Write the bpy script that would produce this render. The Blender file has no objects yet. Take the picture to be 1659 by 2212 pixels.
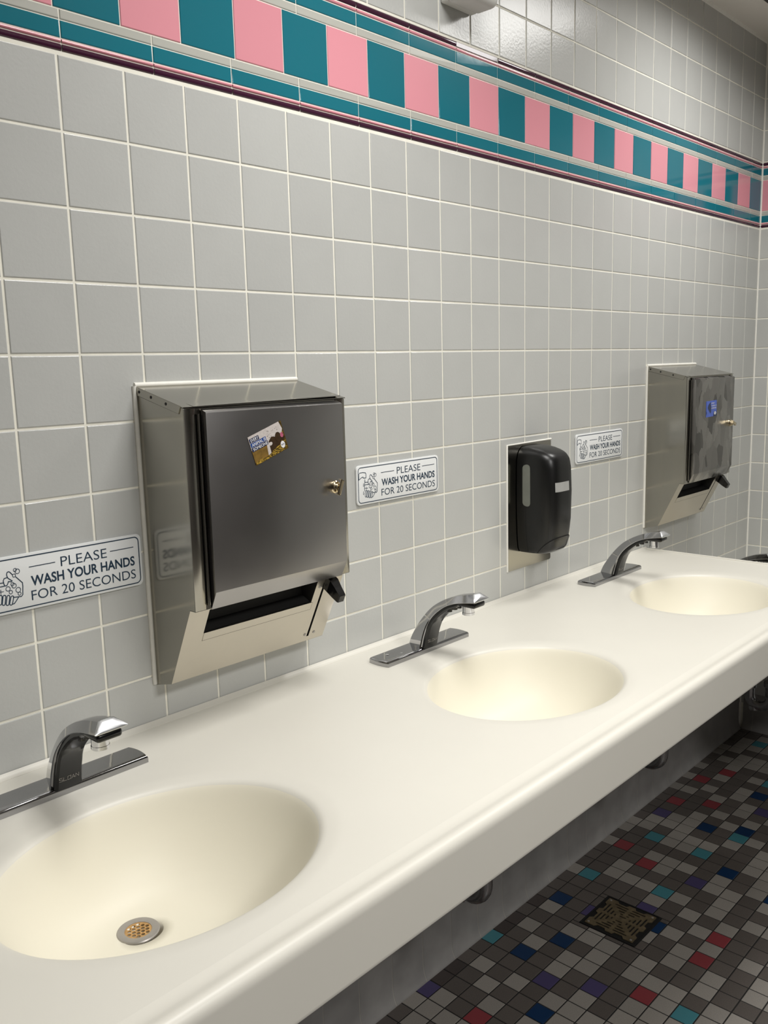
import bpy, bmesh, math, random
from mathutils import Vector, Matrix

random.seed(11)
scene = bpy.context.scene
COL = scene.collection

# ------------------------------------------------------------------ camera
cam_d = bpy.data.cameras.new('camera')
cam = bpy.data.objects.new('camera', cam_d)
COL.objects.link(cam)
cam_d.sensor_fit = 'VERTICAL'
cam_d.sensor_height = 36.0
cam_d.sensor_width = 27.0
cam_d.lens = 1920.47 / 2212.0 * 36.0
cam_d.clip_start = 0.02
R = ((0.67723152, 0.72297293, 0.13662947),
     (-0.73532946, 0.67147907, 0.09168667),
     (-0.02545685, -0.16256077, 0.98637008))
M = Matrix(((R[0][0], R[0][2], -R[0][1], -0.701364),
            (R[1][0], R[1][2], -R[1][1], -1.276656),
            (R[2][0], R[2][2], -R[2][1], 1.475565),
            (0, 0, 0, 1)))
cam.matrix_world = M
scene.camera = cam

# ------------------------------------------------------------------ world, lights, exposure
scene.view_settings.view_transform = 'Standard'
scene.view_settings.look = 'None'
scene.view_settings.gamma = 1.0
scene.view_settings.exposure = 0.25
scene.view_settings.use_curve_mapping = False
world = bpy.data.worlds.new('world')
scene.world = world
world.use_nodes = True
world.node_tree.nodes['Background'].inputs[0].default_value = (0.75, 0.73, 0.70, 1)
world.node_tree.nodes['Background'].inputs[1].default_value = 0.05

CEIL = 2.62
ROOM_Y = -3.3
ROOM_X0 = -2.6
WALL_X = 2.747


def area(name, loc, sx, sy, power, color=(1, 0.985, 0.955), spread=180):
    d = bpy.data.lights.new(name, 'AREA')
    d.shape = 'RECTANGLE'
    d.size, d.size_y = sx, sy
    d.energy = power
    d.color = color
    d.spread = math.radians(spread)
    o = bpy.data.objects.new(name, d)
    o.location = loc
    COL.objects.link(o)
    return o


area('ceiling_lamp', (1.95, -0.60, CEIL - 0.012), 0.44, 0.42, 10.0, spread=156)
area('ceiling_lamp', (0.50, -0.74, CEIL - 0.012), 0.56, 0.56, 13.0, spread=158)  # extra lamp, added to brighten the middle of the wall
area('ceiling_lamp', (0.20, -2.40, CEIL - 0.012), 0.56, 0.56, 37.0, spread=160)

# ------------------------------------------------------------------ materials


def new_mat(name):
    m = bpy.data.materials.new(name)
    m.use_nodes = True
    nt = m.node_tree
    return m, nt, nt.nodes['Principled BSDF']


def lin(c):
    return tuple((x / 255 / 12.92) if x / 255 <= 0.04045 else ((x / 255 + 0.055) / 1.055) ** 2.4 for x in c)


def mat(name, rgb, rough=0.5, metal=0.0, vary=0.0, noise=0.0, noise_scale=40.0, bump=0.0, bump_scale=200.0,
        rough_var=0.0, aniso=0.0, coat=0.0, spec=0.5, stretch=None):
    """rgb is an sRGB triple 0..255; vary = per-island brightness variation; noise = cloudy colour variation."""
    m, nt, b = new_mat(name)
    c = lin(rgb)
    b.inputs['Base Color'].default_value = (*c, 1)
    b.inputs['Roughness'].default_value = rough
    b.inputs['Metallic'].default_value = metal
    b.inputs['Anisotropic'].default_value = aniso
    b.inputs['Coat Weight'].default_value = coat
    b.inputs['Specular IOR Level'].default_value = spec
    N, L = nt.nodes, nt.links
    tc = N.new('ShaderNodeTexCoord')
    src = tc.outputs['Object']
    if stretch:
        mp = N.new('ShaderNodeMapping')
        mp.inputs['Scale'].default_value = stretch
        L.new(src, mp.inputs[0])
        src = mp.outputs[0]
    out = None
    if vary or noise:
        rgbn = N.new('ShaderNodeRGB')
        rgbn.outputs[0].default_value = (*c, 1)
        out = rgbn.outputs[0]
        if vary:
            g = N.new('ShaderNodeNewGeometry')
            mr = N.new('ShaderNodeMapRange')
            mr.inputs[3].default_value = 1 - vary
            mr.inputs[4].default_value = 1 + vary
            L.new(g.outputs['Random Per Island'], mr.inputs[0])
            vm = N.new('ShaderNodeVectorMath')
            vm.operation = 'SCALE'
            L.new(out, vm.inputs[0])
            L.new(mr.outputs[0], vm.inputs['Scale'])
            out = vm.outputs[0]
        if noise:
            n = N.new('ShaderNodeTexNoise')
            n.inputs['Scale'].default_value = noise_scale
            n.inputs['Detail'].default_value = 4
            L.new(src, n.inputs['Vector'])
            mr = N.new('ShaderNodeMapRange')
            mr.inputs[1].default_value = 0.3
            mr.inputs[2].default_value = 0.7
            mr.inputs[3].default_value = 1 - noise
            mr.inputs[4].default_value = 1 + noise
            L.new(n.outputs[0], mr.inputs[0])
            vm = N.new('ShaderNodeVectorMath')
            vm.operation = 'SCALE'
            L.new(out, vm.inputs[0])
            L.new(mr.outputs[0], vm.inputs['Scale'])
            out = vm.outputs[0]
        L.new(out, b.inputs['Base Color'])
    if rough_var:
        n = N.new('ShaderNodeTexNoise')
        n.inputs['Scale'].default_value = noise_scale
        n.inputs['Detail'].default_value = 3
        L.new(src, n.inputs['Vector'])
        mr = N.new('ShaderNodeMapRange')
        mr.inputs[1].default_value = 0.3
        mr.inputs[2].default_value = 0.7
        mr.inputs[3].default_value = max(0.02, rough - rough_var)
        mr.inputs[4].default_value = rough + rough_var
        L.new(n.outputs[0], mr.inputs[0])
        L.new(mr.outputs[0], b.inputs['Roughness'])
    if bump:
        n = N.new('ShaderNodeTexNoise')
        n.inputs['Scale'].default_value = bump_scale
        n.inputs['Detail'].default_value = 2
        L.new(src, n.inputs['Vector'])
        bp = N.new('ShaderNodeBump')
        bp.inputs['Strength'].default_value = bump
        bp.inputs['Distance'].default_value = 0.001
        L.new(n.outputs[0], bp.inputs['Height'])
        L.new(bp.outputs[0], b.inputs['Normal'])
    return m


GREY = mat('grey_glazed_tile', (194, 195, 192), 0.24, vary=0.025, noise=0.02, noise_scale=9, bump=0.25, bump_scale=160)
GROUT = mat('cream_grout', (248, 245, 232), 0.85, noise=0.06, noise_scale=25)
TEAL = mat('teal_glazed_tile', (30, 116, 132), 0.10, vary=0.04, bump=0.06, bump_scale=60)
PINK = mat('pink_glazed_tile', (230, 154, 166), 0.14, vary=0.05, bump=0.06, bump_scale=60)
PLUM = mat('plum_glazed_tile', (66, 30, 52), 0.08, vary=0.04)
STRIPGREY = mat('pale_grey_glaze', (190, 190, 182), 0.16, vary=0.02)
SOLID = mat('ivory_solid_surface', (224, 221, 211), 0.40, noise=0.012, noise_scale=5)
BASIN = mat('cream_solid_surface', (232, 227, 210), 0.5, noise=0.01, noise_scale=6)
CAULK = mat('white_caulk', (240, 238, 230), 0.6, noise=0.03, noise_scale=60)
STEEL = mat('brushed_steel', (168, 165, 156), 0.18, 1.0, noise=0.03, noise_scale=6, rough_var=0.03)
STEEL_DOOR = mat('satin_steel_door', (164, 162, 161), 0.30, 1.0, noise=0.03, noise_scale=5, rough_var=0.03)
STEEL_PANEL = mat('counter_lit_steel', (196, 190, 178), 0.36, 1.0, noise=0.05, noise_scale=16, rough_var=0.08)  # paler than the cabinet: reflected counter light put into the colour
STEEL_DARK = mat('dark_interior', (26, 25, 24), 0.7)  # shade inside the cabinet put into the colour; rivets share it
CHROME = mat('dark_chrome', (168, 168, 170), 0.07, 1.0)
CHROME_BRIGHT = mat('bright_chrome', (220, 220, 222), 0.10, 1.0)
NOSE = mat('lit_chrome_nose', (226, 228, 230), 0.33, 1.0)  # lighter than the spout chrome: lamp reflection put into the colour
BLACKGLOSS = mat('black_gloss_plastic', (14, 14, 15), 0.16)
BLACK = mat('black_plastic', (13, 13, 13), 0.34, bump=0.05, bump_scale=400)
BLACKSEAM = mat('black_seam', (5, 5, 5), 0.8)
SMOKE = mat('smoky_window', (118, 121, 113), 0.25, noise=0.08, noise_scale=30)
LABELW = mat('grey_label_window', (168, 168, 166), 0.3, noise=0.05, noise_scale=50)
NICKEL = mat('nickel_lock', (205, 190, 160), 0.14, 1.0)
SIGNW = mat('white_sign_plastic', (236, 238, 238), 0.35)
NAVY = mat('navy_ink', (34, 56, 76), 0.4)
DRAINGREY = mat('grey_strainer_metal', (168, 164, 160), 0.42, 0.6, noise=0.04)
RUST = mat('rusty_strainer', (190, 150, 96), 0.6, 0.2, noise=0.25, noise_scale=150)
BRONZE = mat('dirty_bronze', (104, 92, 70), 0.5, 0.3, noise=0.3, noise_scale=60)
PITBLACK = mat('matte_black', (8, 8, 8), 0.7)  # near-black for the drain pit, well and frame
WHITEPL = mat('white_plastic', (222, 222, 218), 0.4)
CEILP = mat('ceiling_paint', (234, 230, 222), 0.85, noise=0.02, noise_scale=3)
CEILD = mat('dark_metal_edge', (60, 58, 55), 0.6)
DARKWALL = mat('dull_partition_paint', (96, 93, 92), 0.6, noise=0.03, noise_scale=2)
FGROUT = mat('black_floor_grout', (26, 24, 23), 0.8)
F_LIGHT = mat('light_grey_floor_tile', (142, 137, 131), 0.40, vary=0.08, noise=0.10, noise_scale=420, bump=0.2, bump_scale=300)
F_DARK = mat('dark_grey_floor_tile', (88, 82, 78), 0.40, vary=0.10, noise=0.14, noise_scale=420, bump=0.2, bump_scale=300)
F_BLACK = mat('charcoal_floor_tile', (66, 59, 57), 0.42, vary=0.1, noise=0.12, noise_scale=420, bump=0.2, bump_scale=300)
F_TEAL = mat('turquoise_floor_tile', (64, 124, 134), 0.30, vary=0.05)
F_BLUE = mat('blue_floor_tile', (6, 44, 82), 0.30, vary=0.05)
F_PURPLE = mat('purple_floor_tile', (70, 62, 100), 0.32, vary=0.05)
F_RED = mat('red_floor_tile', (130, 54, 60), 0.32, vary=0.05)


def scuffed_door():
    m, nt, b = new_mat('scuffed_steel_door')
    N, L = nt.nodes, nt.links
    b.inputs['Metallic'].default_value = 1.0
    tc = N.new('ShaderNodeTexCoord')
    mp = N.new('ShaderNodeMapping')
    mp.inputs['Scale'].default_value = (26, 26, 14)
    mp.inputs['Rotation'].default_value = (0, 0.5, 0)
    L.new(tc.outputs['Object'], mp.inputs[0])
    nz = N.new('ShaderNodeTexNoise')
    nz.inputs['Scale'].default_value = 0.8
    L.new(mp.outputs[0], nz.inputs['Vector'])
    mx = N.new('ShaderNodeVectorMath')
    mx.operation = 'MULTIPLY_ADD'
    L.new(nz.outputs['Color'], mx.inputs[0])
    mx.inputs[1].default_value = (0.35, 0.35, 0.35)
    L.new(mp.outputs[0], mx.inputs[2])
    v = N.new('ShaderNodeTexVoronoi')
    v.feature = 'F1'
    v.distance = 'MANHATTAN'
    v.inputs['Scale'].default_value = 1.0
    L.new(mx.outputs[0], v.inputs['Vector'])
    sep = N.new('ShaderNodeSeparateColor')
    L.new(v.outputs['Color'], sep.inputs[0])
    mr = N.new('ShaderNodeMapRange')
    mr.inputs[3].default_value = 0.20
    mr.inputs[4].default_value = 0.48
    L.new(sep.outputs[0], mr.inputs[0])
    L.new(mr.outputs[0], b.inputs['Roughness'])
    cr = N.new('ShaderNodeMapRange')
    cr.inputs[3].default_value = 0.15
    cr.inputs[4].default_value = 0.36
    L.new(sep.outputs[1], cr.inputs[0])
    cc = N.new('ShaderNodeCombineColor')
    for i, k in enumerate((1.0, 0.97, 0.92)):
        mm = N.new('ShaderNodeMath')
        mm.operation = 'MULTIPLY'
        mm.inputs[1].default_value = k
        L.new(cr.outputs[0], mm.inputs[0])
        L.new(mm.outputs[0], cc.inputs[i])
    L.new(cc.outputs[0], b.inputs['Base Color'])
    return m


STEEL_SCUFF = scuffed_door()

# ------------------------------------------------------------------ mesh helpers


class MB:
    """Collects vertices and faces (with material slots) and links them as ONE mesh object."""

    def __init__(self):
        self.v, self.f, self.m = [], [], []

    def add(self, verts, faces, mi=0):
        o = len(self.v)
        self.v.extend([tuple(p) for p in verts])
        for f in faces:
            self.f.append(tuple(i + o for i in f))
            self.m.append(mi)
        return self

    def add_bm(self, bm, mi=0, mtx=None):
        bm.verts.ensure_lookup_table()
        if mtx is not None:
            bm.transform(mtx)
        bm.verts.index_update()
        self.add([v.co[:] for v in bm.verts], [[v.index for v in f.verts] for f in bm.faces], mi)
        bm.free()
        return self

    def quad(self, a, b, c, d, mi=0):
        return self.add([a, b, c, d], [(0, 1, 2, 3)], mi)

    def box(self, x0, x1, y0, y1, z0, z1, bev=0.0, seg=2, mi=0, mtx=None):
        bm = bmesh.new()
        bmesh.ops.create_cube(bm, size=1.0)
        for v in bm.verts:
            v.co = Vector(((x0 + x1) / 2 + v.co.x * (x1 - x0), (y0 + y1) / 2 + v.co.y * (y1 - y0), (z0 + z1) / 2 + v.co.z * (z1 - z0)))
        if bev > 0:
            bmesh.ops.bevel(bm, geom=bm.edges[:], offset=bev, segments=seg, profile=0.5, affect='EDGES')
        return self.add_bm(bm, mi, mtx)

    def prism(self, poly, axis, a0, a1, bev=0.0, seg=2, mi=0, mtx=None):
        """poly = list of 2D points; axis 'x': points are (y,z); 'y': (x,z); 'z': (x,y)."""
        def P(p, a):
            return {'x': (a, p[0], p[1]), 'y': (p[0], a, p[1]), 'z': (p[0], p[1], a)}[axis]
        bm = bmesh.new()
        A = [bm.verts.new(P(p, a0)) for p in poly]
        B = [bm.verts.new(P(p, a1)) for p in poly]
        n = len(poly)
        bm.faces.new(A)
        bm.faces.new(B[::-1])
        for i in range(n):
            j = (i + 1) % n
            bm.faces.new((A[j], A[i], B[i], B[j]))
        bmesh.ops.recalc_face_normals(bm, faces=bm.faces[:])
        if bev > 0:
            bmesh.ops.bevel(bm, geom=bm.edges[:], offset=bev, segments=seg, profile=0.5, affect='EDGES')
        return self.add_bm(bm, mi, mtx)

    def lathe(self, prof, n=24, mi=0, mtx=None):
        """prof = list of (radius, height) turned about z."""
        vs, fs = [], []
        for r, h in prof:
            for i in range(n):
                a = 2 * math.pi * i / n
                vs.append((r * math.cos(a), r * math.sin(a), h))
        for k in range(len(prof) - 1):
            for i in range(n):
                j = (i + 1) % n
                fs.append((k * n + i, k * n + j, (k + 1) * n + j, (k + 1) * n + i))
        fs.append(tuple(range(n))[::-1])
        fs.append(tuple((len(prof) - 1) * n + i for i in range(n)))
        if mtx is not None:
            vs = [tuple(mtx @ Vector(v)) for v in vs]
        return self.add(vs, fs, mi)

    def tube(self, path, r, n=14, mi=0, caps=True):
        path = [Vector(p) for p in path]
        rr = r if isinstance(r, (list, tuple)) else [r] * len(path)
        t0 = (path[1] - path[0]).normalized()
        up = Vector((0, 0, 1)) if abs(t0.z) < 0.9 else Vector((1, 0, 0))
        nrm = t0.cross(up).normalized()
        vs, fs = [], []
        for k, p in enumerate(path):
            t = (path[min(k + 1, len(path) - 1)] - path[max(k - 1, 0)]).normalized()
            nrm = (nrm - t * nrm.dot(t)).normalized()
            bn = t.cross(nrm)
            for i in range(n):
                a = 2 * math.pi * i / n
                vs.append(p + (nrm * math.cos(a) + bn * math.sin(a)) * rr[k])
        for k in range(len(path) - 1):
            for i in range(n):
                j = (i + 1) % n
                fs.append((k * n + i, k * n + j, (k + 1) * n + j, (k + 1) * n + i))
        if caps:
            fs.append(tuple(range(n))[::-1])
            fs.append(tuple((len(path) - 1) * n + i for i in range(n)))
        return self.add(vs, fs, mi)

    def loft(self, rings, mi=0, caps=True, closed=True):
        n = len(rings[0])
        vs = [p for r in rings for p in r]
        fs = []
        for k in range(len(rings) - 1):
            for i in range(n if closed else n - 1):
                j = (i + 1) % n
                fs.append((k * n + i, k * n + j, (k + 1) * n + j, (k + 1) * n + i))
        if caps and closed:
            fs.append(tuple(range(n))[::-1])
            fs.append(tuple((len(rings) - 1) * n + i for i in range(n)))
        return self.add(vs, fs, mi)

    def build(self, name, mats, parent=None, smooth=None, fix=False, normals=None):
        me = bpy.data.meshes.new(name)
        me.from_pydata(self.v, [], self.f)
        if not isinstance(mats, (list, tuple)):
            mats = [mats]
        for m in mats:
            me.materials.append(m)
        me.polygons.foreach_set('material_index', self.m)
        if fix:
            bm = bmesh.new()
            bm.from_mesh(me)
            bmesh.ops.remove_doubles(bm, verts=bm.verts[:], dist=1e-6)
            bmesh.ops.recalc_face_normals(bm, faces=bm.faces[:])
            bm.to_mesh(me)
            bm.free()
        me.update()
        if smooth is not None:
            me.shade_smooth()
            me.set_sharp_from_angle(angle=math.radians(smooth))
        if normals is not None:
            me.shade_smooth()
            me.normals_split_custom_set_from_vertices(normals)
        o = bpy.data.objects.new(name, me)
        COL.objects.link(o)
        if parent is not None:
            o.parent = parent
        return o


def thing(name, label, cat, loc=(0, 0, 0), rot=(0, 0, 0), group=None):
    o = bpy.data.objects.new(name, None)
    COL.objects.link(o)
    o.empty_display_size = 0.05
    o.location = loc
    o.rotation_euler = rot
    o['label'] = label
    o['category'] = cat
    if group:
        o['group'] = group
    return o


def tag(o, label, cat, group=None):
    o['label'] = label
    o['category'] = cat
    if group:
        o['group'] = group
    return o


def struct(o):
    o['kind'] = 'structure'
    return o


def dup(root, loc, label):
    """A copy of a thing with copies of its parts and sub-parts (they share mesh data)."""
    r = root.copy()
    COL.objects.link(r)
    r.location = loc
    r['label'] = label
    for ch in list(root.children):
        c = ch.copy()
        COL.objects.link(c)
        c.parent = r
        for g in list(ch.children):
            d = g.copy()
            COL.objects.link(d)
            d.parent = c
    return r


def text_mesh(s, x0, x1, z0, z1, weight=0.0):
    """Filled letters in the x-z plane (y = 0), fitted to the box; returns verts (x,z) and faces."""
    cu = bpy.data.curves.new('text', 'FONT')
    cu.body = s
    cu.size = 1.0
    cu.offset = weight
    cu.resolution_u = 4
    ob = bpy.data.objects.new('text', cu)
    COL.objects.link(ob)
    dg = bpy.context.evaluated_depsgraph_get()
    me = bpy.data.meshes.new_from_object(ob.evaluated_get(dg))
    vs = [v.co.copy() for v in me.vertices]
    fs = [tuple(p.vertices) for p in me.polygons]
    bpy.data.objects.remove(ob)
    bpy.data.curves.remove(cu)
    bpy.data.meshes.remove(me)
    ax, bx = min(v.x for v in vs), max(v.x for v in vs)
    az, bz = min(v.y for v in vs), max(v.y for v in vs)
    out = [(x0 + (v.x - ax) / (bx - ax) * (x1 - x0), z0 + (v.y - az) / (bz - az) * (z1 - z0)) for v in vs]
    return out, fs


def flat(mb, pts, faces, y, mi=0):
    """2D art at depth y, faces turned to -y."""
    vs = [(p[0], y, p[1]) for p in pts]
    out = []
    for f in faces:
        a = sum(pts[f[i]][0] * pts[f[(i + 1) % len(f)]][1] - pts[f[(i + 1) % len(f)]][0] * pts[f[i]][1] for i in range(len(f)))
        out.append(tuple(f) if a > 0 else tuple(f)[::-1])
    mb.add(vs, out, mi)


def stroke(mb, pts, w, y, closed=False, mi=0):
    n = len(pts)
    L, Rr = [], []
    for i in range(n):
        p = Vector(pts[i])
        a = Vector(pts[(i - 1) % n]) if (closed or i > 0) else None
        b = Vector(pts[(i + 1) % n]) if (closed or i < n - 1) else None
        d1 = (p - a).normalized() if a is not None and (p - a).length > 1e-9 else None
        d2 = (b - p).normalized() if b is not None and (b - p).length > 1e-9 else None
        d1 = d1 or d2
        d2 = d2 or d1
        t = (d1 + d2)
        t = t.normalized() if t.length > 1e-6 else d1
        nn = Vector((-t.y, t.x))
        k = max(0.5, nn.dot(Vector((-d1.y, d1.x))))
        L.append(p + nn * w / 2 / k)
        Rr.append(p - nn * w / 2 / k)
    m = n if closed else n - 1
    for i in range(m):
        j = (i + 1) % n
        flat(mb, [L[i], L[j], Rr[j], Rr[i]], [(0, 1, 2, 3)], y, mi)


def circle_pts(cx, cz, r, n=20, rz=None):
    rz = rz or r
    return [(cx + r * math.cos(2 * math.pi * i / n), cz + rz * math.sin(2 * math.pi * i / n)) for i in range(n)]


def rrect(x0, x1, z0, z1, r, n=6):
    out = []
    for cx, cz, a0 in ((x1 - r, z1 - r, 0), (x0 + r, z1 - r, 90), (x0 + r, z0 + r, 180), (x1 - r, z0 + r, 270)):
        for i in range(n + 1):
            a = math.radians(a0 + 90 * i / n)
            out.append((cx + r * math.cos(a), cz + r * math.sin(a)))
    return out


def cut(obj, cutter_mb):
    """Real holes: boolean difference baked into the mesh."""
    c = cutter_mb.build('cutter', obj.data.materials[0], parent=obj.parent, fix=True)
    md = obj.modifiers.new('cut', 'BOOLEAN')
    md.operation = 'DIFFERENCE'
    md.solver = 'EXACT'
    md.use_self = True
    md.object = c
    bpy.context.view_layer.update()
    dg = bpy.context.evaluated_depsgraph_get()
    me = bpy.data.meshes.new_from_object(obj.evaluated_get(dg))
    obj.modifiers.clear()
    old = obj.data
    nm = old.name
    obj.data = me
    bpy.data.meshes.remove(old)
    me.name = nm
    cm = c.data
    bpy.data.objects.remove(c)
    bpy.data.meshes.remove(cm)


# ------------------------------------------------------------------ tiled walls
PX, PZ = 0.11, 0.1077
Z_BAND0, Z_BAND1 = 1.9385, 2.168
FACE = 0.0014      # how far tile faces stand proud of the grout


def tile(mb, mp, u0, u1, v0, v1, mi, bev=0.0014, gap=0.0036, depth=FACE, jit=0.0002, tilt=(0, 0)):
    g = gap / 2
    a0, a1, b0, b1 = u0 + g, u1 - g, v0 + g, v1 - g
    if a1 - a0 < 2.5 * bev or b1 - b0 < 2.5 * bev:
        bev = 0.2 * min(a1 - a0, b1 - b0)
    if a1 - a0 < 0.003:
        return
    j = [random.uniform(-jit, jit) for _ in range(4)]
    j = [j[0] - tilt[0] - tilt[1], j[1] + tilt[0] - tilt[1], j[2] + tilt[0] + tilt[1], j[3] - tilt[0] + tilt[1]]
    vs = []
    for e, d in ((0, -depth), (bev * 0.3, -depth * 0.35), (bev, 0)):
        for k, (u, v) in enumerate(((a0 + e, b0 + e), (a1 - e, b0 + e), (a1 - e, b1 - e), (a0 + e, b1 - e))):
            vs.append(mp(u, v, d + (j[k] if d == 0 else 0)))
    fs = [(8, 9, 10, 11)]
    for r in (0, 4):
        for k in range(4):
            l = (k + 1) % 4
            fs.append((r + k, r + l, r + 4 + l, r + 4 + k))
    mb.add(vs, fs, mi)


def bullnose_strip(mb, mp, u0, u1, v0, v1, mi, bulge, gap=0.0014, tilt=0.0):
    """A narrow glazed liner strip with a rounded face."""
    g = gap / 2
    n = 6
    vs, fs = [], []
    for k in range(n + 1):
        t = k / n
        v = v0 + g + (v1 - v0 - 2 * g) * t
        d = -FACE + (FACE + bulge) * (1 - abs(2 * t - 1) ** 2.6) + tilt * (t - 0.5)
        vs.append(mp(u0 + 0.0009, v, d))
        vs.append(mp(u1 - 0.0009, v, d))
    for k in range(n):
        fs.append((2 * k, 2 * k + 1, 2 * k + 3, 2 * k + 2))
    mb.add(vs, fs, mi)


def tiled_wall(name, mp, u_end, u_start_joint, umin, trim0, big0, big_odd, flip, lamp_glint=None):
    mb = MB()

    def emit(fn, *a, **k):
        fn(mb, mp, *a, **k)
    # grout bed
    q = [mp(umin, 0, -FACE), mp(u_end, 0, -FACE), mp(u_end, 2.60, -FACE), mp(umin, 2.60, -FACE)]
    mb.quad(*q, mi=1)
    # back and edges so that the wall has thickness
    b = [mp(umin, 0, -0.12), mp(u_end, 0, -0.12), mp(u_end, 2.60, -0.12), mp(umin, 2.60, -0.12)]
    mb.add(q + b, [(7, 6, 5, 4), (0, 4, 5, 1), (1, 5, 6, 2), (2, 6, 7, 3), (3, 7, 4, 0)], 1)

    def cols(j0, pitch):
        k0 = math.floor((umin - j0) / pitch)
        u = j0 + k0 * pitch
        k = k0
        while u < u_end - 0.004:
            yield k, max(u, umin), min(u + pitch, u_end - 0.001)
            u += pitch
            k += 1
    # lower field
    for row in range(17):
        z1 = Z_BAND0 - 0.0035 - row * PZ
        if z1 < 0.16:
            break
        for k, a, c in cols(u_start_joint, PX):
            emit(tile, a, c, z1 - PZ, z1, 0)
    # upper field
    zz = Z_BAND1 + 0.0025
    for row in range(4):
        z0 = zz + row * 0.1080
        for k, a, c in cols(u_start_joint + 0.004, PX):
            emit(tile, a, c, z0, min(z0 + 0.108, 2.60), 0, jit=0.0003)
    # big alternating tiles
    for k, a, c in cols(big0, PX):
        emit(tile, a, c, 1.9978, 2.1062, 3 if (k % 2 == big_odd) else 2, bev=0.0012, gap=0.0016)
    # liner strips
    for k, a, c in cols(trim0, 0.15543):
        tl = 0.0
        if lamp_glint is not None and k == lamp_glint:
            tl = 0.0004
        bullnose_strip(mb, mp, a, c, 1.9385, 1.9500, 4, 0.0012)
        bullnose_strip(mb, mp, a, c, 1.9500, 1.9570, 3, 0.0012)
        emit(tile, a, c, 1.9570, 1.9826, 2, bev=0.0014, gap=0.0016)
        emit(tile, a, c, 1.9826, 1.9978, 5, bev=0.0014, gap=0.0016)
        emit(tile, a, c, 2.1062, 2.1220, 5, bev=0.0014, gap=0.0016)
        emit(tile, a, c, 2.1220, 2.1475, 2, bev=0.0014, gap=0.0016)
        bullnose_strip(mb, mp, a, c, 2.1475, 2.1555, 3, 0.0012)
        if tl:
            emit(tile, a, c, 2.1555, 2.1680, 4, bev=0.001, gap=0.0014, jit=0.00001, tilt=(0, -0.0001))
        else:
            bullnose_strip(mb, mp, a, c, 2.1555, 2.1680, 4, 0.0012)
    if flip:
        mb.f = [f[::-1] for f in mb.f]
    return struct(mb.build(name, [GREY, GROUT, TEAL, PINK, PLUM, STRIPGREY]))


wall_back = tiled_wall('wall_back', lambda u, v, d: (u, -d, v), WALL_X, 0.0, ROOM_X0, 0.0092, 0.0, 1, False, lamp_glint=6)
wall_right = tiled_wall('wall_right', lambda u, v, d: (WALL_X - d, -u, v), -ROOM_Y, 0.052, 0.0, 0.04, -0.002, 0, False)

# plain walls behind the camera, floor, ceiling
mb = MB()
mb.box(ROOM_X0, WALL_X, ROOM_Y - 0.1, ROOM_Y, 0, CEIL + 0.02)
struct(mb.build('wall_front', DARKWALL))
mb = MB()
mb.box(ROOM_X0 - 0.1, ROOM_X0, ROOM_Y, 0.0, 0, CEIL + 0.02)
struct(mb.build('wall_left', DARKWALL))
mb = MB()
mb.box(ROOM_X0, WALL_X + 0.12, ROOM_Y - 0.1, -0.135, CEIL, CEIL + 0.08)
struct(mb.build('ceiling', CEILP))
mb = MB()
mb.box(ROOM_X0, WALL_X + 0.12, -0.130, 0.12, 2.579, CEIL + 0.08, bev=0.001)
struct(mb.build('trim_1', CEILP))
mb = MB()
mb.box(ROOM_X0, WALL_X, -0.137, -0.1305, 2.577, CEIL, bev=0.0008)
struct(mb.build('trim_2', CEILD))
# paint bead where the tile meets the soffit
mb = MB()
mb.prism([(-0.007, 2.579), (0.0, 2.579), (0.0, 2.571), (-0.003, 2.5735)], 'x', ROOM_X0, WALL_X)
struct(mb.build('trim_3', CAULK))

# white grout bead in the vertical corner
mb = MB()
mb.prism([(WALL_X + 0.001, 0.001), (WALL_X - 0.0042, 0.001), (WALL_X - 0.0042, -0.0006), (WALL_X - 0.0016, -0.0016), (WALL_X - 0.0006, -0.0042), (WALL_X + 0.001, -0.0042)], 'z', 0.0, 2.579)
struct(mb.build('trim_4', CAULK))

# ------------------------------------------------------------------ floor mosaic
FX0, FDX, FY0, FDY = 1.042, 0.0521, -0.0485, 0.0503
COLOURED = {(-1, -1): 'T', (7, 0): 'T', (13, 1): 'T', (13, 4): 'T', (16, 5): 'T', (8, 4): 'T', (24, 4): 'T', (0, 9): 'T', (30, 1): 'T',
            (4, 0): 'B', (-1, 1): 'B', (1, 2): 'B', (-4, 4): 'B', (16, 3): 'B', (17, 5): 'B', (12, 6): 'B', (5, 5): 'B', (22, 4): 'B',
            (11, 9): 'B', (-2, 3): 'P', (-1, 5): 'P', (10, 5): 'P', (16, 0): 'P', (20, 5): 'P', (-6, -1): 'P', (4, 2): 'P', (6, 4): 'P',
            (-6, 2): 'R', (0, 7): 'R', (11, 0): 'R', (10, 2): 'R', (6, 8): 'R', (4, 8): 'R', (18, 0): 'R', (19, 2): 'R', (22, 0): 'R',
            (24, 1): 'R'}
ROWS = {-1: (-5, 'KKDDTKKDKD'), 0: (-7, 'LLDDLDDDLDL'), 1: (-7, 'LDDLDDBLD'), 2: (-5, 'LDLDDD'), 3: (-5, 'DDDPLLD'), 4: (-4, 'BL'),
        5: (6, 'DDLDP'), 6: (1, 'LLDDLDLDDLL'), 7: (0, 'RLDLLDLDLLLD'), 8: (0, 'LLDDRLRLDDDLL'), 9: (0, 'TDLLDDDDLDL'),
        10: (0, 'LLDDDLDD')}
for iy, (s, row) in ROWS.items():
    for i, ch in enumerate(row):
        COLOURED.setdefault((s + i, iy), ch)
FM = {'L': 1, 'D': 2, 'K': 3, 'T': 4, 'B': 5, 'P': 6, 'R': 7}
frnd = random.Random(5)
mb = MB()
mb.box(ROOM_X0, WALL_X + 0.1, ROOM_Y, 0.1, -0.05, -0.0012)
DR = (1.213, 1.371, -0.327, -0.169)    # floor drain opening
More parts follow.
